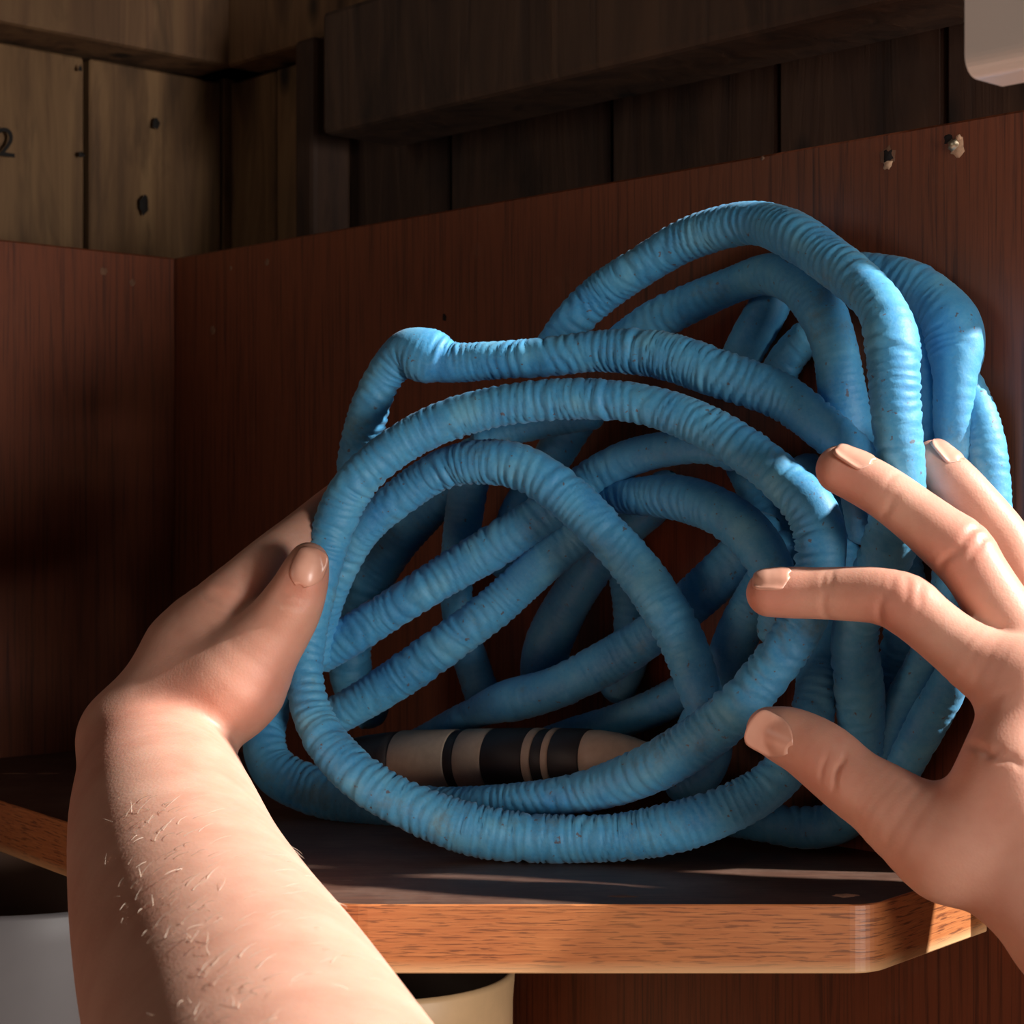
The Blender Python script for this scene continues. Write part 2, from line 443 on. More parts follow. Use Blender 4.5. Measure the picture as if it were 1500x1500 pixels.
blob('chip_and_sun_spot', onS(1238, 1312), (0, 0, 1), 0.0034, 0.0003, M['pale_chip_sun_spot'], sh, 50, 1.6)  # patch of sunlight on the shelf top, painted as a pale blob
for i, (px, py, rat) in enumerate(((20, 1133, 3.2), (72, 1133, 2.6))):
    blob('chip_and_sun_spot', onS(px, py), (0, 0, 1), 0.0028, 0.0003, M['filler'], sh, 52+i, rat)
blob('dust_smear', onS(915, 1313), (0, 0, 1), 0.0026, 0.0002, M['filler'], sh, 60, 2.4)

# ---- tubs on the lower board
def lathe(name, cx, cy, prof, mat, parent=None, n=64):
    V = []; Q = []
    for r, z in prof:
        for i in range(n):
            a = 2*math.pi*i/n; V.append((cx+r*math.cos(a), cy+r*math.sin(a), z))
    for k in range(len(prof)-1):
        for i in range(n):
            j = (i+1) % n; Q.append((k*n+i, k*n+j, (k+1)*n+j, (k+1)*n+i))
    o = np_mesh(name, V, Q, mat, parent, True)
    return o
def tub(name, label, cx, cy, r, zt, zb, mo, mi, lip):
    t = thing(name, (cx, cy, zb), label, 'tub')
    lathe('tub_wall', cx, cy, [(0.001, zb), (r*0.93, zb), (r*0.95, zb+0.003), (r*0.985, zt-0.012), (r, zt-0.002), (r-0.0008, zt), (r-lip, zt)], mo, t)
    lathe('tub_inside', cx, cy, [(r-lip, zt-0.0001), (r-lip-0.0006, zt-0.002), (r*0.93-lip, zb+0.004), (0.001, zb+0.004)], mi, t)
    return t
ZB = ZS-0.252
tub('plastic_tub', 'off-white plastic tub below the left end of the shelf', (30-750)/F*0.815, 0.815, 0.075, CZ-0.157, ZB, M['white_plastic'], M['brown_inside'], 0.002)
tub('plastic_tub', 'tan plastic tub under the front of the shelf', (562-750)/F*0.75, 0.75, 0.0515, CZ-0.1790, ZB, M['tan_plastic'], M['dark_inside'], 0.002)

# ---- white board above the right panel, on a wooden upright
WY = 0.45
wa = np.array([(1413-750)/F*WY, WY])
zb = CZ+657/F*WY
bm = bmesh.new()
def prof_board(s):
    base = wa+dR*s; out = []
    R = 0.0050
    prof = [(0.0, 0.30), (0.0, R)]+[(R-R*math.cos(a), R-R*math.sin(a)) for a in np.linspace(0.2, math.pi/2, 8)]+[(0.016, 0.0), (0.018, 0.002), (0.018, 0.30)]
    for dep, h in prof:
        p = base-nR*dep; out.append((p[0], p[1], zb-0.003+h))
    return out
A = prof_board(0.0); B = prof_board(0.10)
n = len(A)
V = A+B; Fq = [(i, (i+1) % n, n+(i+1) % n, n+i) for i in range(n)]+[tuple(range(n))[::-1], tuple(range(n, 2*n))]
wbd = mesh_obj('white_board', V, Fq, M['white_metal'])
wbd['label'] = 'white board with a rounded lower edge above the right panel'; wbd['category'] = 'board'
bm = bmesh.new(); bm.from_mesh(wbd.data); bmesh.ops.recalc_face_normals(bm, faces=bm.faces); bm.to_mesh(wbd.data); bm.free()
up0 = C0+dR*0.4925-nR*(T+0.0005)
tr = prism('trim_5', [q2(up0), q2(up0+dR*0.04), q2(up0+dR*0.04-nR*0.02), q2(up0-nR*0.02)], TOPZ-0.03, CZ+0.42, M['beam'], None, 0.001, 1)
structure(tr, 'wooden upright behind the end of the right panel')

# ------------------------------------------------------------------ the hose
def catmull(pts, n=24):
    p = np.array(pts, float); out = []
    p = np.vstack([2*p[0]-p[1], p, 2*p[-1]-p[-2]])
    for i in range(1, len(p)-2):
        p0, p1, p2, p3 = p[i-1:i+3]
        d = lambda a, b: max(1e-6, np.linalg.norm((b-a)[:3])**0.5)
        t0 = 0; t1 = t0+d(p0, p1); t2 = t1+d(p1, p2); t3 = t2+d(p2, p3)
        t = np.linspace(t1, t2, n, endpoint=False)[:, None]
        A1 = (t1-t)/(t1-t0)*p0+(t-t0)/(t1-t0)*p1; A2 = (t2-t)/(t2-t1)*p1+(t-t1)/(t2-t1)*p2; A3 = (t3-t)/(t3-t2)*p2+(t-t2)/(t3-t2)*p3
        B1 = (t2-t)/(t2-t0)*A1+(t-t0)/(t2-t0)*A2; B2 = (t3-t)/(t3-t1)*A2+(t-t1)/(t3-t1)*A3
        out.append((t2-t)/(t2-t1)*B1+(t-t1)/(t2-t1)*B2)
    out.append(p[-2][None]); return np.vstack(out)

def smooth1(s, step, rr):
    """smooth random curve along s with the given feature length"""
    n = int(s[-1]/step)+4; k = rr.uniform(-1, 1, n); x = s/step
    i = x.astype(int); f = x-i; f = f*f*(3-2*f); return k[i]*(1-f)+k[i+1]*f

def hose_strand(spec, parent, seed, wr=1.0, nth=30, ds=0.00085):
    rr = np.random.default_rng(seed)
    pts = [np.append(P(a, b, y), r*y/F) for a, b, y, r in spec]
    c = catmull(pts)
    L = np.concatenate([[0], np.cumsum(np.linalg.norm(np.diff(c[:, :3], axis=0), axis=1))])
    s = np.arange(0, L[-1], ds)
    q = np.stack([np.interp(s, L, c[:, k]) for k in range(4)], 1)
    for _ in range(5):                                  # take the corners off the resampled path
        q[1:-1] = q[1:-1]*0.5+0.25*(q[:-2]+q[2:])
    x = q[:, :3]; r = q[:, 3]
    t = np.gradient(x, axis=0); t /= np.linalg.norm(t, axis=1)[:, None]
    curv = np.gradient(t, axis=0)/ds
    kk = 6
    cs = np.stack([np.convolve(curv[:, i], np.ones(2*kk+1)/(2*kk+1), 'same') for i in range(3)], 1)
    N = np.zeros_like(x); v = np.cross(t[0], [0.3, 1, 0.2]); N[0] = v/np.linalg.norm(v)
    for i in range(1, len(x)):
        v = N[i-1]-t[i]*np.dot(N[i-1], t[i]); N[i] = v/np.linalg.norm(v)
    Bn = np.cross(t, N)
    th = np.linspace(0, 2*np.pi, nth, endpoint=False)[None, :]
    ct, st = np.cos(th), np.sin(th)
    # folds: irregular spacing, wandering round the tube
    freq = 1/0.0034*np.exp(0.45*smooth1(s, 0.011, rr)+0.25*smooth1(s, 0.004, rr))
    ph = np.cumsum(freq)*ds
    a1 = smooth1(s, 0.014, rr)[:, None]*4; a2 = smooth1(s, 0.009, rr)[:, None]*5
    phase = ph[:, None]+0.42*np.sin(th+a1)+0.22*np.sin(2*th+a2)+0.1*np.sin(3*th+2*a1)
    h = np.abs(np.sin(np.pi*phase))**0.6-0.68
    ph2 = ph[:, None]*1.83+0.5*np.sin(th-a2)+0.3*np.sin(3*th+a1)
    h2 = np.abs(np.sin(np.pi*ph2))**0.7-0.64
    inner = np.clip((cs@np.ones(3))[:, None]*0, 0, 1)
    dn = (cs*N).sum(1)[:, None]*ct+(cs*Bn).sum(1)[:, None]*st      # >0 on the inside of a bend
    inner = np.clip(dn*r[:, None]*3.0, -0.9, 1.6)
    act = 0.62+0.38*np.sin(2*a2+th*1.0+smooth1(s, 0.02, rr)[:, None]*3)
    act2 = 0.5+0.5*smooth1(s, 0.03, rr)[:, None]
    A = (0.075+0.065*act)*(0.6+0.6*act2)*(1+0.95*inner)*wr*1.12
    disp = A*h+0.45*A*h2*(1-act2*0.5)
    disp += 0.035*smooth1(s, 0.02, rr)[:, None]
    # a few collars where the sleeve bunches up
    for _ in range(int(s[-1]/0.05)):
        s0 = rr.uniform(0, s[-1]); w = rr.uniform(0.0010, 0.0018); am = rr.uniform(0.03, 0.075)*wr
        sh0 = s[:, None]+0.0015*np.sin(th+rr.uniform(0, 6))
        disp += am*(np.exp(-((sh0-s0)/w)**2)-0.8*np.exp(-((sh0-s0-1.9*w)/w)**2))*(0.6+0.4*np.sin(th+rr.uniform(0, 6)))
    # slight flattening that turns along the tube
    fl0 = smooth1(s, 0.05, rr)[:, None]*3
    disp += 0.035*np.cos(2*th+fl0)
    R = r[:, None]*(1+disp)
    e = np.minimum(s, s[-1]-s); R = R*np.sqrt(np.clip(e/0.004, 0.02, 1))[:, None]
    V = x[:, None, :]+R[..., None]*(ct[..., None]*N[:, None, :]+st[..., None]*Bn[:, None, :])
    nr = len(x); idx = np.arange(nr*nth).reshape(nr, nth)
    a = idx[:-1]; b2 = idx[1:]
    Q = np.stack([a, np.roll(a, -1, 1), np.roll(b2, -1, 1), b2], -1).reshape(-1, 4)
    return np_mesh('hose_coil', V.reshape(-1, 3), Q, M['hose'], parent, True)

hose = thing('garden_hose', (0.0, 0.66, ZS), 'blue wrinkled fabric garden hose heaped in coils on the shelf', 'hose')
S = []
# front loop: up the back, round the bottom, up the left side, over the arch and back round
S.append([(1165, 672, .668, 26), (1212, 735, .658, 26), (1232, 830, .650, 28), (1216, 910, .645, 29), (1199, 980, .641, 30), (1190, 1050, .636, 32),
          (1160, 1115, .632, 34), (1118, 1157, .630, 34), (1060, 1188, .630, 34), (1000, 1209, .632, 35), (920, 1225, .636, 34), (850, 1229, .639, 33),
          (770, 1227, .641, 34), (698, 1217, .643, 36), (620, 1190, .646, 34), (550, 1155, .650, 33), (500, 1113, .656, 32), (463, 1060, .664, 31),
          (447, 1000, .671, 28), (452, 930, .677, 27), (467, 860, .681, 27), (480, 800, .684, 29), (496, 752, .684, 31), (521, 707, .683, 31),
          (570, 662, .681, 30), (640, 622, .678, 30), (730, 595, .672, 29), (850, 584, .663, 30), (950, 594, .654, 31), (1040, 628, .643, 33),
          (1100, 665, .634, 34), (1150, 706, .626, 36), (1188, 745, .620, 38), (1202, 782, .618, 37), (1201, 830, .617, 35), (1190, 875, .617, 34),
          (1165, 930, .619, 34), (1122, 990, .622, 35), (1070, 1047, .627, 37), (1000, 1100, .635, 37), (920, 1140, .645, 35), (840, 1163, .655, 30),
          (760, 1174, .664, 28), (690, 1178, .673, 27), (630, 1178, .683, 26), (570, 1172, .695, 26)])
# inner arch
S.append([(462, 980, .722, 22), (474, 905, .718, 23), (494, 845, .713, 24), (515, 803, .709, 25), (542, 767, .705, 25), (590, 725, .701, 26), (650, 686, .696, 28), (705, 676, .690, 31), (767, 685, .684, 33),
          (841, 736, .678, 35), (885, 780, .674, 34), (919, 817, .671, 34), (958, 868, .667, 33), (1000, 940, .661, 32), (1020, 995, .657, 31),
          (1036, 1045, .655, 29), (1045, 1095, .655, 27), (1025, 1140, .658, 26), (975, 1160, .665, 24)])
# kinked top strand
S.append([(520, 705, .718, 29), (527, 655, .714, 29), (541, 600, .709, 29), (557, 560, .706, 27), (577, 531, .703, 29), (598, 514, .700, 32), (624, 520, .697, 38),
          (662, 531, .694, 28), (720, 528, .689, 27), (800, 523, .682, 29), (880, 514, .674, 29), (965, 519, .664, 33), (1055, 548, .652, 35),
          (1144, 580, .640, 32), (1198, 620, .632, 32), (1252, 668, .630, 32), (1298, 735, .636, 30), (1322, 830, .642, 30), (1325, 920, .643, 30), (1312, 1000, .645, 30), (1292, 1090, .648, 29)])
# tall back loop down the right and along the shelf
S.append([(800, 530, .716, 27), (832, 478, .712, 28), (880, 430, .706, 30), (940, 390, .697, 30), (1000, 354, .687, 31), (1055, 334, .676, 31), (1108, 326, .665, 31),
          (1165, 346, .650, 35), (1215, 381, .636, 35), (1262, 418, .622, 34), (1292, 452, .611, 35), (1307, 500, .603, 40), (1310, 560, .599, 38), (1314, 620, .597, 38),
          (1320, 690, .598, 37), (1315, 745, .602, 38), (1303, 800, .608, 39), (1274, 868, .617, 34), (1252, 925, .623, 33), (1258, 1000, .629, 35), (1264, 1085, .638, 34),
          (1262, 1160, .648, 32), (1236, 1200, .655, 31), (1190, 1213, .660, 30), (1110, 1203, .668, 28), (1030, 1190, .680, 27)])
# second back loop
S.append([(890, 520, .708, 28), (955, 473, .698, 29), (1010, 445, .690, 28), (1070, 419, .680, 27), (1122, 402, .669, 29), (1167, 412, .657, 33), (1203, 455, .647, 34),
          (1223, 510, .641, 33), (1233, 570, .639, 34), (1246, 640, .640, 34), (1262, 720, .645, 32), (1272, 800, .650, 30)])
S.append([(1150, 405, .682, 26), (1128, 447, .682, 29), (1092, 510, .686, 29), (1060, 575, .692, 28)])
# far right loops
S.append([(1215, 400, .664, 22), (1255, 395, .656, 25), (1295, 402, .649, 28), (1333, 415, .642, 33), (1370, 441, .634, 36), (1395, 478, .627, 43), (1401, 515, .624, 42),
          (1399, 555, .621, 33), (1397, 620, .620, 31), (1402, 690, .620, 28), (1400, 780, .619, 28), (1385, 890, .620, 28), (1350, 975, .626, 26), (1312, 1050, .634, 25), (1285, 1120, .642, 25)])
S.append([(1400, 525, .632, 20), (1423, 572, .624, 23), (1441, 630, .618, 27), (1450, 700, .615, 29), (1452, 780, .614, 29), (1434, 880, .615, 29), (1398, 985, .619, 29),
          (1364, 1048, .625, 29), (1328, 1115, .634, 28), (1290, 1190, .646, 27)])
# inside the heap
S.append([(455, 968, .728, 28), (505, 936, .724, 29), (600, 876, .716, 30), (660, 838, .712, 31), (720, 803, .708, 31), (780, 765, .704, 31), (830, 730, .700, 30), (880, 694, .694, 29),
          (925, 670, .686, 27), (980, 657, .677, 25), (1040, 654, .668, 25), (1095, 672, .662, 25)])
S.append([(455, 1066, .735, 28), (520, 1033, .728, 29), (594, 986, .722, 31), (645, 950, .718, 30), (730, 885, .712, 31), (800, 820, .706, 31), (850, 779, .703, 30), (890, 742, .700, 28)])
S.append([(862, 752, .704, 24), (892, 729, .696, 25), (930, 727, .686, 28), (990, 728, .674, 33), (1045, 745, .664, 35), (1090, 775, .656, 35), (1124, 820, .651, 32), (1142, 880, .651, 30), (1135, 950, .656, 29)])
S.append([(796, 1005, .748, 34), (797, 965, .746, 34), (815, 915, .742, 33), (848, 858, .736, 33), (882, 810, .730, 32), (925, 768, .722, 28), (960, 740, .715, 26), (985, 690, .71, 25)])
S.append([(560, 1110, .760, 18), (620, 1082, .748, 19), (690, 1047, .728, 22), (726, 1032, .715, 27), (748, 1026, .710, 30), (810, 1009, .702, 30), (880, 975, .697, 31), (950, 932, .691, 32), (1000, 892, .687, 33), (1050, 847, .682, 33), (1095, 800, .676, 31), (1140, 760, .670, 28)])
S.append([(705, 640, .750, 28), (687, 710, .752, 29), (676, 785, .755, 28), (668, 870, .757, 25), (680, 935, .757, 25), (697, 990, .755, 26), (716, 1045, .752, 26)])
S.append([(680, 690, .770, 27), (625, 745, .776, 30), (572, 805, .782, 33), (532, 870, .787, 33), (512, 940, .792, 31), (520, 1010, .794, 29), (560, 1060, .79, 27)])
S.append([(1160, 780, .668, 27), (1120, 855, .671, 31), (1080, 930, .675, 32), (1052, 1010, .681, 30), (1010, 1085, .690, 27)])
S.append([(740, 1110, .745, 22), (830, 1078, .728, 23), (900, 1058, .716, 25), (960, 1036, .707, 27), (1010, 1008, .700, 27), (1065, 965, .694, 26)])
S.append([(440, 910, .770, 20), (420, 985, .762, 20), (401, 1040, .753, 24), (386, 1086, .746, 32), (402, 1129, .741, 35), (450, 1155, .736, 35), (510, 1171, .729, 34), (580, 1180, .720, 32), (660, 1186, .712, 30)])
S.append([(885, 560, .737, 27), (838, 625, .742, 29), (797, 690, .748, 29), (757, 760, .754, 28), (735, 850, .760, 27)])
S.append([(1075, 645, .690, 27), (1104, 710, .684, 28), (1135, 770, .679, 28), (1170, 835, .672, 27)])
S.append([(905, 790, .738, 27), (925, 870, .732, 28), (925, 950, .729, 28), (895, 1030, .732, 27)])
S.append([(690, 650, .738, 22), (750, 628, .734, 24), (820, 612, .728, 25), (890, 600, .722, 25)])
S.append([(1195, 480, .672, 26), (1150, 530, .680, 27), (1120, 600, .684, 27)])
S.append([(1345, 455, .640, 22), (1345, 540, .632, 24), (1350, 620, .630, 24), (1350, 720, .634, 24)])
WR = [1, 1.05, 1.1, 0.9, 0.6, 0.5, 0.6, 0.7, 0.8, 0.9, 0.95, 0.4, 0.55, 0.5, 0.7, 0.5, 0.6, 0.9, 0.6, 0.6, 0.5, 0.6, 0.6, 0.6]
for i, sp in enumerate(S):
    hose_strand(sp, hose, 100+i, WR[i])

# ---- beige and black connector on the hose end
ca = P(505, 1116, .742); cb = P(968, 1112, .672)
ax = (cb-ca); CL = np.linalg.norm(ax); ax /= CL
def at_px(px):                                        # distance along the axis for a photo column
    lo, hi = 0.0, CL
    for _ in range(40):
        m = (lo+hi)/2; p = ca+ax*m
        if 750+F*p[0]/p[1] < px: lo = m
        else: hi = m
    return lo
u = np.cross(ax, [0, 0, 1.0]); u /= np.linalg.norm(u); w = np.cross(u, ax)
def turned(name, prof, mat, parent, n=48):
    V = []; Q = []
    for tt, r in prof:
        for i in range(n):
            a = 2*math.pi*i/n; V.append(ca+ax*tt+(u*math.cos(a)+w*math.sin(a))*r)
    for k in range(len(prof)-1):
        for i in range(n):
            j = (i+1) % n; Q.append((k*n+i, k*n+j, (k+1)*n+j, (k+1)*n+i))
    return np_mesh(name, V, Q, mat, parent, True)
RC = 0.0119
def seg(px0, px1, r0, r1, e=0.0007):
    a, b = at_px(px0), at_px(px1)
    return [(a, 0.001), (a, r0-e), (a+e*0.4, r0-e*0.3), (a+e, r0), (b-e, r1), (b-e*0.4, r1-e*0.3), (b, r1-e), (b, 0.001)]
con = turned('connector', seg(590, 672, RC*0.99, RC), M['beige'], hose)
con['label'] = 'beige and black hose connector'
turned('grip_sleeve', [(at_px(500), 0.001), (at_px(500), 0.0085), (at_px(540), 0.0102), (at_px(575), RC*0.95), (at_px(592), RC*0.96), (at_px(592), 0.001)], M['black'], con)
turned('groove', seg(671, 686, RC*0.965, RC*0.965, 0.0003), M['black'], con)
turned('collar', seg(685, 727, RC, RC), M['beige'], con)
turned('rubber_band', seg(726, 786, RC*1.005, RC*0.99), M['black'], con)
turned('ring', seg(785, 798, RC*0.995, RC*0.985), M['beige'], con)
turned('rubber_band', seg(797, 814, RC*0.945, RC*0.945, 0.0004), M['black'], con)
turned('ring', seg(813, 824, RC*0.985, RC*0.975), M['beige'], con)
turned('rubber_band', seg(823, 868, RC*0.97, RC*0.93), M['black'], con)
turned('nose', [(at_px(866), 0.001), (at_px(866), RC*0.90), (at_px(880), RC*0.89), (at_px(905), RC*0.80), (at_px(928), RC*0.66), (at_px(948), RC*0.50), (at_px(958), RC*0.42), (at_px(966), 0.001)], M['beige'], con)

# ------------------------------------------------------------------ hands: smooth distance fields meshed with surface nets
def PR(px, py, Y, r): return (P(px, py, Y), r*Y/F)

def round_cone(X, a, ra, b, rb, flat=None):
    """distance to a tapered capsule; flat=(direction, factor) squeezes it along a direction"""
    if flat is not None:
        n, k = flat; n = np.asarray(n, float); n = n/np.linalg.norm(n)
        X = X+((X-a)@n)[:, None]*n[None]*(k-1)
        b = b+np.dot(b-a, n)*n*(k-1)
    ba = b-a; L2 = float(ba@ba)
    h = np.clip(((X-a)@ba)/L2, 0, 1)
    return np.linalg.norm(X-a-h[:, None]*ba, axis=1)-(ra+(rb-ra)*h)

def smin(a, b, k):
    h = np.clip(0.5+0.5*(b-a)/k, 0, 1)
    return b+(a-b)*h-k*h*(1-h)

def fine(pts, n=4):
    c = catmull([np.append(p, r) for p, r in pts], n)
    return [(q[:3], float(q[3])) for q in c]

def chain(X, pts, k=0.0):
    A = np.array([p for p, r in pts]); rm = max(r for p, r in pts)
    lo = A.min(0)-rm; hi = A.max(0)+rm
    out = np.linalg.norm(np.maximum(np.maximum(lo-X, X-hi), 0), axis=1)      # lower bound far away
    m = out < 0.012
    Xm = X[m]; d = np.full(len(Xm), 9.0)
    for (a, ra), (b, rb) in zip(pts[:-1], pts[1:]):
        d = np.minimum(d, round_cone(Xm, a, ra, b, rb))
    out[m] = d
    return out

def surface_net(field, lo, hi, h, coarse=4):
    lo = np.asarray(lo, float); n = (np.ceil((np.asarray(hi)-lo)/h/coarse).astype(int))*coarse+1
    nc = (n-1)//coarse+1
    g = [lo[i]+np.arange(nc[i])*h*coarse for i in range(3)]
    XX = np.stack(np.meshgrid(*g, indexing='ij'), -1).reshape(-1, 3)
    D0 = field(XX).reshape(nc)
    D = np.repeat(np.repeat(np.repeat(D0, coarse, 0), coarse, 1), coarse, 2)[:n[0], :n[1], :n[2]].copy()
    near = np.abs(D) < h*coarse*2.6
    ii = np.argwhere(near)
    D[near] = field(lo+ii*h)
    D = D.astype(np.float32)
    s = D < 0
    cnt = np.zeros(np.array(n)-1, np.int8)
    for dx in (0, 1):
        for dy in (0, 1):
            for dz in (0, 1): cnt += s[dx:n[0]-1+dx, dy:n[1]-1+dy, dz:n[2]-1+dz]
    cells = np.argwhere((cnt > 0) & (cnt < 8))
    idm = np.full(np.array(n)-1, -1, np.int64); idm[tuple(cells.T)] = np.arange(len(cells))
    acc = np.zeros((len(cells), 3)); num = np.zeros(len(cells))
    for axis in range(3):
        o1, o2 = [k for k in range(3) if k != axis]
        for u0 in (0, 1):
            for v0 in (0, 1):
                a = cells.copy(); a[:, o1] += u0; a[:, o2] += v0
                b = a.copy(); b[:, axis] += 1
                da = D[tuple(a.T)]; db = D[tuple(b.T)]
                m = (da < 0) != (db < 0)
                t = np.where(m, da/np.where(m, da-db, 1), 0)
                p = a.astype(float); p[:, axis] += t
                acc[m] += p[m]; num[m] += 1
    V = lo+acc/num[:, None]*h
    Q = []
    for axis in range(3):
        o1, o2 = [(1, 2), (2, 0), (0, 1)][axis]
        sl0 = [slice(None)]*3; sl1 = [slice(None)]*3
        sl0[axis] = slice(0, n[axis]-1); sl1[axis] = slice(1, n[axis])
        sa = s[tuple(sl0)]; sb = s[tuple(sl1)]
        e = np.argwhere(sa != sb)
        ok = (e[:, o1] > 0) & (e[:, o2] > 0) & (e[:, o1] < n[o1]-1) & (e[:, o2] < n[o2]-1)
        e = e[ok]; flip = sa[tuple(e.T)]
        def cell(d1, d2):
            c = e.copy(); c[:, o1] -= d1; c[:, o2] -= d2; return idm[tuple(c.T)]
        q = np.stack([cell(1, 1), cell(0, 1), cell(0, 0), cell(1, 0)], 1)
        q[~flip] = q[~flip][:, ::-1]
        Q.append(q[(q >= 0).all(1)])
    return V, np.vstack(Q)

def field_normal(field, X, e=0.0006):
    g = np.stack([field(X+np.eye(3)[i]*e)-field(X-np.eye(3)[i]*e) for i in range(3)], 1)
    return g/np.maximum(np.linalg.norm(g, axis=1)[:, None], 1e-9)

def crease_disp(X, Nv, creases):
    d = np.zeros(len(X))
    for (c, dr, depth, sig, ext, facing) in creases:
        dr = np.asarray(dr, float); dr /= np.linalg.norm(dr)
        R = X-c; t = R@dr
        lat2 = (R*R).sum(1)-t*t
        wob = 0.0006*np.sin(lat2**0.5*900)
        g = np.exp(-((t+wob)/sig)**2)*np.exp(-(lat2/ext**2)**2)
        if facing is not None:
            f = np.asarray(facing, float); f /= np.linalg.norm(f)
            g *= np.clip((Nv@f)*1.6, 0, 1)
        d -= depth*g
    return d

def limb(name, field, lo, hi, h, parent, creases=(), flush=()):
    V, Q = surface_net(field, lo, hi, h)
    Nv = field_normal(field, V)
    V = V+Nv*crease_disp(V, Nv, creases)[:, None]
    o = np_mesh(name, V, Q, M['skin'], parent, True)
    fl = np.zeros(len(V))
    for c, r, a in flush:
        fl = np.maximum(fl, a*np.exp(-((V-c)**2).sum(1)/r**2))
    at = o.data.attributes.new('flush', 'FLOAT', 'POINT'); at.data.foreach_set('value', fl.astype(np.float32))
    return o, V

def nail(field, parent, c, d, n, length, width, off=0.00045):
    """a curved plate laid on the finger surface; c near the nail's middle, d towards the tip, n outward"""
    d = np.asarray(d, float); d /= np.linalg.norm(d); n = np.asarray(n, float); n -= d*np.dot(n, d); n /= np.linalg.norm(n)
    s = np.cross(d, n)
    nu, nv = 15, 15
    X = []
    for j in range(nv):
        v = -1+2*j/(nv-1)
        hw = (1-abs(min(v, 0))**3.2*0.75) if v < 0 else (1-0.32*v**6)
        for i in range(nu):
            uu = -1+2*i/(nu-1)
            bow = 0.12*(uu*uu)*(1 if v > 0 else -1)*abs(v)
            X.append(c+d*(v-bow*np.sign(v)*0.9)*length/2+s*uu*hw*width/2+n*0.004)
    X = np.array(X)
    for _ in range(14):
        X = X-n*np.clip(field(X), -0.002, 0.002)[:, None]*0.8
    hgt = (X-c)@n; X = X+n*(np.maximum(hgt, np.max(hgt)-width*0.42)-hgt)[:, None]      # never curl past the fingertip
    vv = np.repeat(np.linspace(-1, 1, nv), nu); uu = np.tile(np.linspace(-1, 1, nu), nv)
    edge = np.clip(1-np.maximum(np.abs(uu)**4, np.where(vv < 0, np.abs(vv)**4, 0)), 0, 1)
    top = X+n*((off*1.1)*edge+0.00022)[:, None]+n*(np.clip(vv-0.55, 0, 1)*0.0004)[:, None]
    bot = X-n*0.0006
    V = np.vstack([top, bot]); Q = []
    m = nu*nv
    for j in range(nv-1):
        for i in range(nu-1):
            a = j*nu+i; Q.append((a, a+1, a+nu+1, a+nu)); Q.append((m+a, m+a+nu, m+a+nu+1, m+a+1))
    for j in range(nv-1):
        a = j*nu; Q.append((a, a+nu, m+a+nu, m+a)); a = j*nu+nu-1; Q.append((a, m+a, m+a+nu, a+nu))
    for i in range(nu-1):
        a = i; Q.append((a, m+a, m+a+1, a+1)); a = (nv-1)*nu+i; Q.append((a, a+1, m+a+1, m+a))
    o = np_mesh('finger_nail', V, Q, M['nail'], parent, False)
    for k in range(0, 2*(nu-1)*(nv-1), 2): o.data.polygons[k].use_smooth = True
    return o

person = thing('person', (0.0, 0.50, 0.0), 'bare arms reaching in from the front, hands on the blue hose', 'person')

# ---- right hand
RI = [PR(1128, 869, .589, 35), PR(1160, 868, .588, 38), PR(1195, 869, .586, 38), PR(1245, 870, .582, 40), PR(1290, 873, .578, 42), PR(1328, 886, .575, 46), PR(1360, 912, .572, 44), PR(1400, 944, .568, 46), PR(1445, 975, .564, 54), PR(1500, 1000, .560, 62)]
RM = [PR(1231, 688, .594, 36), PR(1262, 702, .592, 38), PR(1298, 723, .589, 39), PR(1340, 754, .586, 41), PR(1378, 784, .583, 45), PR(1408, 808, .581, 49), PR(1432, 842, .578, 46), PR(1462, 890, .575, 48), PR(1500, 945, .572, 52), PR(1550, 1015, .570, 62)]
RR_ = [PR(1368, 676, .610, 32), PR(1392, 700, .608, 36), PR(1430, 742, .605, 38), PR(1472, 798, .602, 42), PR(1500, 850, .597, 42), PR(1540, 920, .590, 46), PR(1600, 1020, .580, 60)]
RP = [PR(1532, 820, .606, 28), PR(1560, 880, .602, 33), PR(1590, 950, .596, 36), PR(1650, 1050, .588, 52)]
RT = [PR(1128, 1070, .590, 35), PR(1152, 1078, .588, 43), PR(1178, 1090, .585, 47), PR(1208, 1110, .580, 51), PR(1250, 1146, .573, 52), PR(1290, 1172, .568, 57), PR(1330, 1202, .563, 66), PR(1390, 1240, .557, 76)]
RI, RM, RR_, RP, RT = [fine(c, 3) for c in (RI, RM, RR_, RP, RT)]
def right_field(X):
    fi = chain(X, RI); fm = chain(X, RM); fr = chain(X, RR_); fp = chain(X, RP); ft = chain(X, RT, 0.003)
    fing = smin(smin(fi, fm, 0.0022), smin(fr, fp, 0.002), 0.0018)
    pal = None
    for a, b in (((1500, 1000, .560, 62), (1488, 1150, .552, 70)), ((1488, 1150, .552, 72), (1560, 1370, .540, 80)),
                 ((1440, 1262, .552, 70), (1565, 1366, .540, 68)), ((1390, 1240, .557, 74), (1500, 1200, .552, 80)),
                 ((1550, 1015, .570, 62), (1600, 1340, .545, 110)), ((1600, 1020, .580, 60), (1650, 1340, .552, 110)),
                 ((1650, 1050, .588, 52), (1690, 1320, .560, 100)), ((1610, 1380, .540, 100), (1860, 1640, .500, 130)),
                 ((1480, 1120, .552, 66), (1420, 1225, .552, 64))):
        e = round_cone(X, *PR(*a), *PR(*b)); pal = e if pal is None else smin(pal, e, 0.006)
    d = smin(fing, pal, 0.005)
    return smin(d, ft, 0.0065)
dI = P(1128, 869, .589)-P(1290, 873, .578); dM = P(1231, 688, .594)-P(1378, 784, .583); dT = P(1128, 1070, .59)-P(1250, 1146, .573)
dR3 = P(1368, 676, .610)-P(1472, 798, .602)
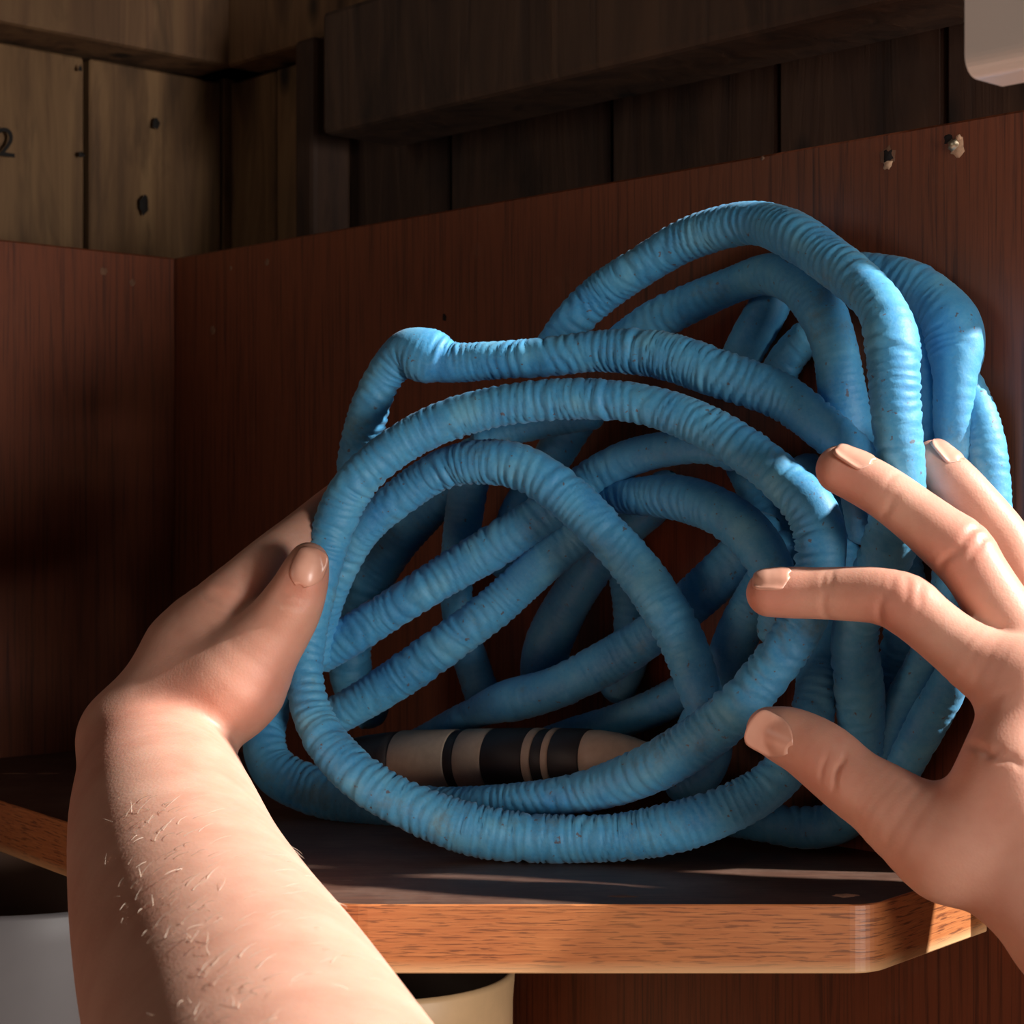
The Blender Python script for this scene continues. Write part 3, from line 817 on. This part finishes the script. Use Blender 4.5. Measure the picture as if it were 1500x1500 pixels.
cr = [(P(1322, 842, .560), dI, .0006, .0011, .011, (0.1, -.4, 1)), (P(1342, 850, .560), dI, .0005, .0010, .010, (0.2, -.4, 1)), (P(1300, 838, .560), dI, .0004, .0010, .010, (0, -.4, 1)),
      (P(1288, 912, .566), dI, .0007, .0012, .010, (0, -.6, -1)), (P(1205, 903, .574), dI, .0005, .0011, .009, (0, -.6, -1)),
      (P(1205, 836, .574), dI, .0003, .0009, .008, (0, -.4, 1)), (P(1217, 836, .574), dI, .0003, .0009, .008, (0, -.4, 1)),
      (P(1425, 775, .568), dM, .0006, .0011, .011, (.5, -.4, .8)), (P(1440, 790, .568), dM, .0005, .0010, .010, (.5, -.4, .8)),
      (P(1372, 838, .570), dM, .0008, .0013, .010, (-.5, -.6, -.8)), (P(1295, 752, .578), dM, .0005, .0011, .008, (-.4, -.6, -.8)), (P(1312, 690, .578), dM, .0003, .0009, .008, (.4, -.4, .8)),
      (P(1186, 1120, .562), dT+np.array([0, 0, -.008]), .0010, .0009, .0085, (-.2, -1, -.1)), (P(1212, 1122, .560), dT+np.array([0, 0, -.008]), .0010, .0009, .0095, (-.2, -1, -.1)),
      (P(1199, 1122, .561), dT+np.array([0, 0, -.008]), .0003, .0008, .008, (-.2, -1, -.1)),
      (P(1400, 1085, .545), (.3, 0, 1), .0011, .0016, .013, (-.2, -1, 0)), (P(1440, 1050, .545), (.8, 0, -.9), .0006, .0013, .010, (0, -1, 0)), (P(1455, 1105, .54), (.35, 0, 1), .0006, .0013, .012, (0, -1, 0))]
flu = [(P(1330, 862, .565), .012, .30), (P(1425, 800, .57), .014, .40), (P(1200, 1120, .57), .014, .25), (P(1130, 870, .58), .010, .35), (P(1235, 700, .585), .012, .35), (P(1300, 900, .57), .012, .3),
       (P(1480, 1180, .54), .022, .18), (P(1110, 1065, .58), .006, .2), (P(1480, 1000, .55), .02, .2)]
rh, _ = limb('hand', right_field, P(1080, 1480, .60)-np.array([0, .11, .07]), P(1690, 600, .60)+np.array([0, .05, 0]), 0.00095, person, cr, flu)
rh['label'] = 'right hand closing on the hose'
nail(right_field, rh, P(1130, 862, .586), dI, (0.0, -.30, .95), 0.0112, 0.0096)
nail(right_field, rh, P(1242, 682, .590), dM, (.42, -.32, .85), 0.0118, 0.0096)
nail(right_field, rh, P(1126, 1076, .582), P(1098, 1058, .588)-P(1160, 1092, .586), (-.32, -.92, 0.02), 0.0138, 0.0128)
nail(right_field, rh, P(1376, 668, .606), dR3, (.62, -.30, .70), 0.0105, 0.0088)

# ---- left forearm and hand
LT = [PR(452, 824, .652, 30), PR(446, 842, .652, 36), PR(438, 864, .653, 41), PR(424, 892, .655, 47), PR(404, 922, .657, 52), PR(385, 945, .658, 58), PR(352, 988, .660, 72)]
LI = [PR(522, 716, .728, 27), PR(495, 738, .714, 31), PR(445, 783, .690, 36), PR(398, 824, .678, 41), PR(362, 858, .672, 45), PR(330, 893, .670, 53), PR(300, 945, .678, 70)]
LM = [PR(500, 770, .765, 29), PR(450, 805, .750, 36), PR(395, 845, .728, 40), PR(335, 905, .708, 50), PR(295, 965, .692, 66)]
LR_ = [PR(460, 845, .778, 29), PR(425, 865, .768, 34), PR(380, 895, .748, 38), PR(330, 935, .722, 48), PR(290, 990, .70, 60)]
LP = [PR(415, 905, .772, 27), PR(370, 930, .758, 32), PR(325, 965, .735, 42), PR(280, 1020, .705, 55)]
ARM = [PR(196, 1088, .664, 82), PR(226, 1132, .654, 112), PR(240, 1200, .622, 137), PR(266, 1300, .572, 163), PR(304, 1400, .527, 192), PR(350, 1500, .484, 222), PR(440, 1720, .405, 285), PR(500, 1850, .37, 325)]
LT, LI, LM, LR_, LP = [fine(c, 3) for c in (LT, LI, LM, LR_, LP)]; ARM = fine(ARM, 7)
def left_field(X):
    th = chain(X, LT, 0.003); fi = chain(X, LI, .003); fm = chain(X, LM); fr = chain(X, LR_); fp = chain(X, LP)
    arm = chain(X, ARM, 0.012)
    pal = None
    for a, b in (((205, 1082, .667, 82), (292, 970, .674, 78)), ((250, 1062, .664, 82), (345, 992, .661, 72)), ((292, 970, .674, 78), (338, 905, .682, 52)),
                 ((225, 1080, .680, 80), (300, 985, .705, 60)), ((290, 1045, .661, 66), (330, 1015, .660, 72))):
        e = round_cone(X, *PR(*a), *PR(*b)); pal = e if pal is None else smin(pal, e, 0.008)
    fing = smin(smin(fi, fm, .002), smin(fr, fp, .002), .002)
    d = smin(fing, pal, .008)
    d = smin(d, th, .0035)
    return smin(d, arm, .0055)
dLT = P(452, 824, .652)-P(404, 922, .657); dLI = P(445, 783, .702)-P(330, 893, .682)
crl = [(P(425, 880, .636), dLT+np.array([-.004, 0, 0]), .0011, .0015, .010, (0, -1, .2)), (P(419, 892, .636), dLT+np.array([-.006, 0, 0]), .0009, .0014, .010, (0, -1, .2)), (P(432, 870, .636), dLT, .0007, .0014, .009, (0, -1, .2)),
       (P(335, 882, .665), (.4, 0, 1), .0013, .0015, .011, (0, -1, .3)), (P(340, 874, .665), (.35, 0, 1), .0009, .0014, .011, (0, -1, .3)), (P(332, 892, .665), (.3, 0, 1), .0009, .0014, .010, (0, -1, .3)),
       (P(312, 1095, .63), (.75, .1, .5), .0010, .0014, .008, (.3, -1, -.2)), (P(304, 1082, .63), (.8, .1, .4), .0006, .0013, .009, (.3, -1, -.2))]
fll = [(P(455, 850, .64), .010, .4), (P(230, 1090, .64), .020, .35), (P(200, 1130, .62), .02, .3), (P(400, 1000, .65), .016, .25), (P(480, 740, .7), .014, .6), (P(350, 870, .67), .012, .25)]
la, LV = limb('forearm_and_hand', left_field, [-.225, .320, CZ-.200], [.022, .80, CZ+.022], 0.0012, person, crl, fll)
la['label'] = 'left forearm and hand holding the side of the hose'
nail(left_field, la, P(447, 829, .642), P(457, 790, .65)-P(436, 856, .65), (-.12, -.96, .20), 0.0132, 0.0112)

# fair hairs on the forearm
rh_ = np.random.default_rng(11)
NvA = field_normal(left_field, LV)
pxv = 750+F*LV[:, 0]/LV[:, 1]; pyv = 750-F*(LV[:, 2]-CZ)/LV[:, 1]
m = (pyv > 1170) & (NvA[:, 1] < 0.15) & (pyv < 1520)
cand = np.nonzero(m)[0]
axis_x = np.interp(pyv[cand], [1130, 1200, 1300, 1400, 1500], [226, 240, 266, 304, 350])
wgt = np.exp(-((pxv[cand]-axis_x+5)/55)**2)+0.25*np.exp(-((pxv[cand]-axis_x-150)/90)**2)*(pyv[cand] > 1230)
sel = rh_.choice(cand, 190, replace=False, p=wgt/wgt.sum())
HV = []; HQ = []
for i in sel:
    p = LV[i]; n = NvA[i]
    gdir = np.array([0.75, 0.15, -0.55])+rh_.normal(0, .45, 3); gdir -= n*np.dot(gdir, n); gdir /= np.linalg.norm(gdir)
    Lh = rh_.uniform(.0025, .0065); r0 = rh_.uniform(.00006, .00010)
    side = np.cross(gdir, n); bend = rh_.normal(0, .35)
    prev = None
    for k in range(6):
        f = k/5
        q = p+gdir*Lh*f*0.95+n*(Lh*(0.42*f-0.22*f*f)+.0000)+side*bend*Lh*f*f*0.6
        rr = r0*(1-.75*f); b0 = len(HV)
        for a in (0, 2.094, 4.189): HV.append(q+(side*math.cos(a)+n*math.sin(a))*rr)
        if prev is not None:
            for a in range(3): HQ.append((prev+a, prev+(a+1) % 3, b0+(a+1) % 3, b0+a))
        prev = b0
hr = np_mesh('arm_hair', HV, HQ, M['hair'], la, True); hr['kind'] = 'stuff'
